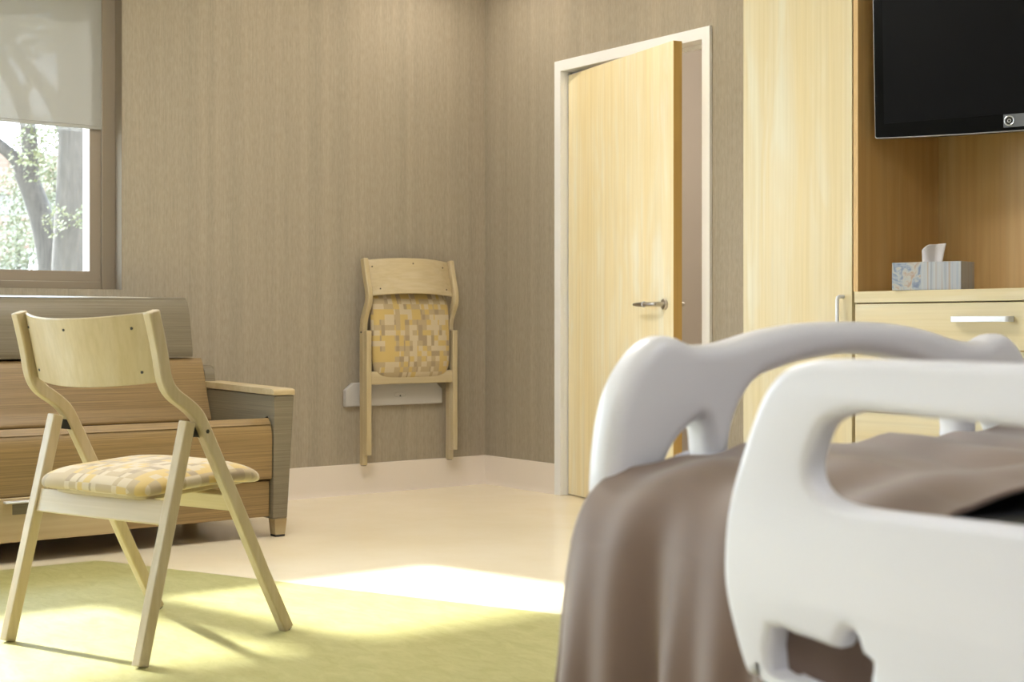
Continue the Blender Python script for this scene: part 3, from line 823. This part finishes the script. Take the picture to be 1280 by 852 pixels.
# ================================================================== OUTSIDE
struct(MB().box((-60, -45, -1.2), (-.26, 45, -1.0)).build('ground', M['lawn']))
def foliage(center, rad, n, m, size, seed, parent, name='foliage'):
    rnd = random.Random(seed); vs = []; fs = []
    for i in range(n):
        while True:
            p = Vector((rnd.uniform(-1, 1), rnd.uniform(-1, 1), rnd.uniform(-1, 1)))
            if .25 < p.length < 1: break
        w = noise.noise(p*2.3+Vector((seed, 0, 0)))
        if w < -.12: continue
        p = Vector((p.x*rad[0], p.y*rad[1], p.z*rad[2]))+Vector(center)
        a = Vector((rnd.gauss(0, 1), rnd.gauss(0, 1), rnd.gauss(0, 1))).normalized(); b = a.orthogonal().normalized()
        s = size*rnd.uniform(.6, 1.3); c_2 = a.cross(b)
        k = len(vs); vs += [p-b*s, p+a*s*.5+c_2*s*.15, p+b*s, p-a*s*.5+c_2*s*.15]; fs.append((k, k+1, k+2, k+3))
    return MB_raw(name, vs, fs, m, parent)
def MB_raw(name, vs, fs, m, parent):
    me = bpy.data.meshes.new(name); me.from_pydata([tuple(v) for v in vs], [], fs); me.update()
    o = link(name, me, m, parent)
    if parent is not None: o['kind'] = 'stuff'
    return o

# large tree: straight trunk, 0.35 m thick, 16 m from the camera, with a leaning fork to its left
base_pt = (-9.629, 1.254, -0.55)
t1 = tag(empty('tree', base_pt), 'broad grey tree trunk just outside the window, right of the forked tree', 'tree')
def tr_(pts, rs, root, name='trunk', m=None):
    q = catmull([(*p, r) for p, r in zip(pts, rs)], 5) if False else None
    P3 = [Vector(p)-root.location for p in pts]
    dense = catmull([tuple(p) for p in P3], 5); k = len(dense)
    rr_ = []
    for i in range(k):
        f_ = i/(k-1)*(len(rs)-1); a = int(min(f_, len(rs)-2)); rr_.append(rs[a]+(rs[a+1]-rs[a])*(f_-a))
    return MB().tube(dense, rr_, 14).build(name, M['bark'], root, smooth=True, angle=80)
tr_([(-9.651, 1.225, -0.55), (-9.651, 1.225, 0.895), (-9.656, 1.218, 1.528), (-9.645, 1.232, 2.25), (-9.634, 1.246, 3.063), (-9.64, 1.239, 3.967), (-9.661, 1.21, 5.051), (-9.694, 1.167, 6.316)], [.24, .21, .195, .17, .155, .17, .20, .16], t1)
tr_([(-9.661, 1.21, 4.328), (-9.749, 1.095, 4.78), (-9.912, 0.879, 5.141), (-10.13, 0.591, 5.322)], [.12, .10, .08, .06], t1, 'branch')
foliage(Vector((-9.749, 1.095, 5.864))-t1.location, (2.6, 2.6, 1.5), 5200, M['leaf'], .07, 3, t1)
foliage(Vector((-9.196, 0.832, 4.111))-t1.location, (.35, .5, .35), 260, M['leaf'], .05, 4, t1, 'leaf_spray')
foliage(Vector((-9.352, 0.956, 1.995))-t1.location, (.12, .16, .22), 150, M['leaf'], .022, 5, t1, 'leaf_spray')
foliage(Vector((-9.171, 1.195, 2.039))-t1.location, (.12, .14, .16), 170, M['leaf'], .022, 6, t1, 'leaf_spray')
t2 = tag(empty('tree', (-10.332, 1.318, -0.603)), 'forked tree leaning left outside the window', 'tree')
tr_([(-10.31, 1.348, -0.603), (-10.344, 1.303, 0.897), (-10.378, 1.258, 1.553), (-10.434, 1.183, 2.022), (-10.508, 1.086, 2.397), (-10.57, 1.004, 2.631)], [.20, .18, .155, .14, .13, .12], t2)
tr_([(-10.559, 1.019, 2.565), (-10.626, 0.929, 2.772), (-10.728, 0.795, 2.931), (-10.881, 0.593, 3.146), (-11.079, 0.331, 3.521)], [.09, .075, .07, .06, .05], t2, 'branch')
tr_([(-10.491, 1.109, 2.322), (-10.525, 1.064, 2.631), (-10.53, 1.056, 2.959), (-10.553, 1.027, 3.24), (-10.615, 0.944, 3.54), (-10.717, 0.81, 3.878), (-10.881, 0.593, 4.271), (-11.079, 0.331, 4.927)], [.10, .10, .095, .09, .085, .08, .07, .06], t2, 'branch')
tr_([(-10.581, 0.989, 3.428), (-10.536, 1.049, 3.756), (-10.626, 0.929, 3.99), (-10.66, 0.884, 4.271), (-10.626, 0.929, 4.834)], [.05, .05, .05, .045, .04], t2, 'branch')
tr_([(-10.231, 1.453, 2.865), (-10.298, 1.363, 3.24), (-10.389, 1.243, 3.54), (-10.513, 1.079, 3.784), (-10.638, 0.914, 4.084), (-10.768, 0.742, 4.365)], [.09, .10, .09, .08, .06, .05], t2, 'branch')
foliage(Vector((-10.057, 1.019, 2.817))-t2.location, (.25, .35, .4), 600, M['leaf'], .026, 8, t2)
foliage(Vector((-10.683, 0.855, 5.209))-t2.location, (2.2, 2.2, 1.2), 3600, M['leaf'], .07, 9, t2, 'crown')
for i, (c, rd, n, lb) in enumerate([((-14.056, 2.032, 2.318),  (1.0, 1.0, .75), 2600, 'pale leafy bush outside the window, left of the forked trunk'),
        ((-14.736, 2.791, 3.103),  (.9, .6, .9), 2400, 'leafy bush showing between the two tree trunks'),
        ((-13.241, 1.451, 1.655),  (1.5, 1.6, .7), 3200, 'low leafy bush at the bottom left of the window view')]):
    sh = tag(empty('bush', (c[0], c[1], -1.0)), lb, 'bush')
    foliage(Vector(c)-sh.location, rd, int(n*2.2), M['leaf2'], .030, 20+i, sh)
    MB().tube([(0, 0, 0), (0, .05, .9), (.1, 0, Vector(c).z+1.0)], [.06, .05, .03], 8).build('stem', M['bark'], sh, smooth=True)
# building across the lawn: banded pink brick and concrete
b0 = (-27.599, 7.335, 0.85); bd = tag(empty('brick_building', (b0[0], b0[1], -1.0), 0), 'pale pink brick building with concrete bands far outside the window', 'building')
BZ = [(0, 3.4, 'concrete'), (3.4, 4.5, 'brick'), (4.5, 4.85, 'concrete'), (4.85, 6.4, 'brick')]
MB().box((-8, -14, 0), (0, 9, 3.3)).build('ground_storey', M['concrete'], bd)
MB().box((-8, -14.1, 3.3), (.1, 9, 4.4)).build('brick_band', M['brick'], bd)
MB().box((-8, -14, 4.4), (0, 9, 4.9)).build('concrete_band', M['concrete'], bd)
MB().box((-8, -14.1, 4.9), (.1, 9, 5.9)).build('brick_band', M['brick'], bd)
for k in range(8):
    w = MB().box((-.02, -12+k*2.6, 1.0), (.04, -10.9+k*2.6, 2.7)).build('window', M['dark_glass'], bd)
post = (-17.895, 3.588, 0.85)
pp = tag(empty('white_post', (post[0], post[1], -1.0)), 'short white post standing low beyond the tree trunks', 'post')
MB().box((-.09, -.09, 0), (.09, .09, 3.05)).build('shaft', M['white_trim'], pp, bev=.01)
MB().box((-.12, -.12, 3.05), (.12, .12, 3.12)).build('cap', M['white_trim'], pp, bev=.01)

# ================================================================== LIGHT
w = bpy.data.worlds.new('sky'); scene.world = w; w.use_nodes = True
nt = w.node_tree; bg = nt.nodes['Background']
tc = nt.nodes.new('ShaderNodeTexCoord'); sp = nt.nodes.new('ShaderNodeSeparateXYZ'); cr = nt.nodes.new('ShaderNodeValToRGB')
nt.links.new(tc.outputs['Generated'], sp.inputs[0]); nt.links.new(sp.outputs['Z'], cr.inputs[0])
cr.color_ramp.elements[0].position = 0; cr.color_ramp.elements[0].color = (.86, .91, 1, 1)
cr.color_ramp.elements[1].position = .6; cr.color_ramp.elements[1].color = (.56, .75, 1, 1)
nt.links.new(cr.outputs[0], bg.inputs[0]); bg.inputs[1].default_value = 6.0

s = bpy.data.lights.new('sun', 'SUN'); s.energy = 8.5; s.color = (1, .97, .94); s.angle = math.radians(2.4)
so = bpy.data.objects.new('sun', s); COL.objects.link(so)
az = math.atan2(.22, .975); el = math.radians(30.2)
dvec = Vector((math.cos(az)*math.cos(el), math.sin(az)*math.cos(el), -math.sin(el)))
so.rotation_euler = dvec.to_track_quat('-Z', 'Y').to_euler(); so.location = (-6, -4, 6)
for Wd in (W1, W2):
    l = bpy.data.lights.new('window_portal', 'AREA'); l.shape = 'RECTANGLE'; l.size = Wd[3]-Wd[2]; l.size_y = abs(Wd[1]-Wd[0]); l.cycles.is_portal = True
    o = bpy.data.objects.new('window_portal', l); COL.objects.link(o)
    o.location = (-.26, (Wd[0]+Wd[1])/2, (Wd[2]+Wd[3])/2); o.rotation_euler = (0, -PI/2, 0)

# ================================================================== CAMERA
cam = bpy.data.cameras.new('camera'); co = bpy.data.objects.new('camera', cam); COL.objects.link(co); scene.camera = co
cam.sensor_width = 36; cam.lens = 1771/1280*36; cam.shift_y = -21/1280
co.location = (CX, CY, CZ)
d = Vector((-.797, .603, 0)); co.rotation_euler = d.to_track_quat('-Z', 'Y').to_euler()
cam.dof.use_dof = True; cam.dof.focus_distance = 5.0; cam.dof.aperture_fstop = 5.6
cam.clip_start = .05
vs_ = scene.view_settings
scene.display_settings.display_device = 'sRGB'
vs_.view_transform = 'Standard'; vs_.look = 'None'; vs_.gamma = 1; vs_.use_curve_mapping = False
vs_.exposure = 1.48
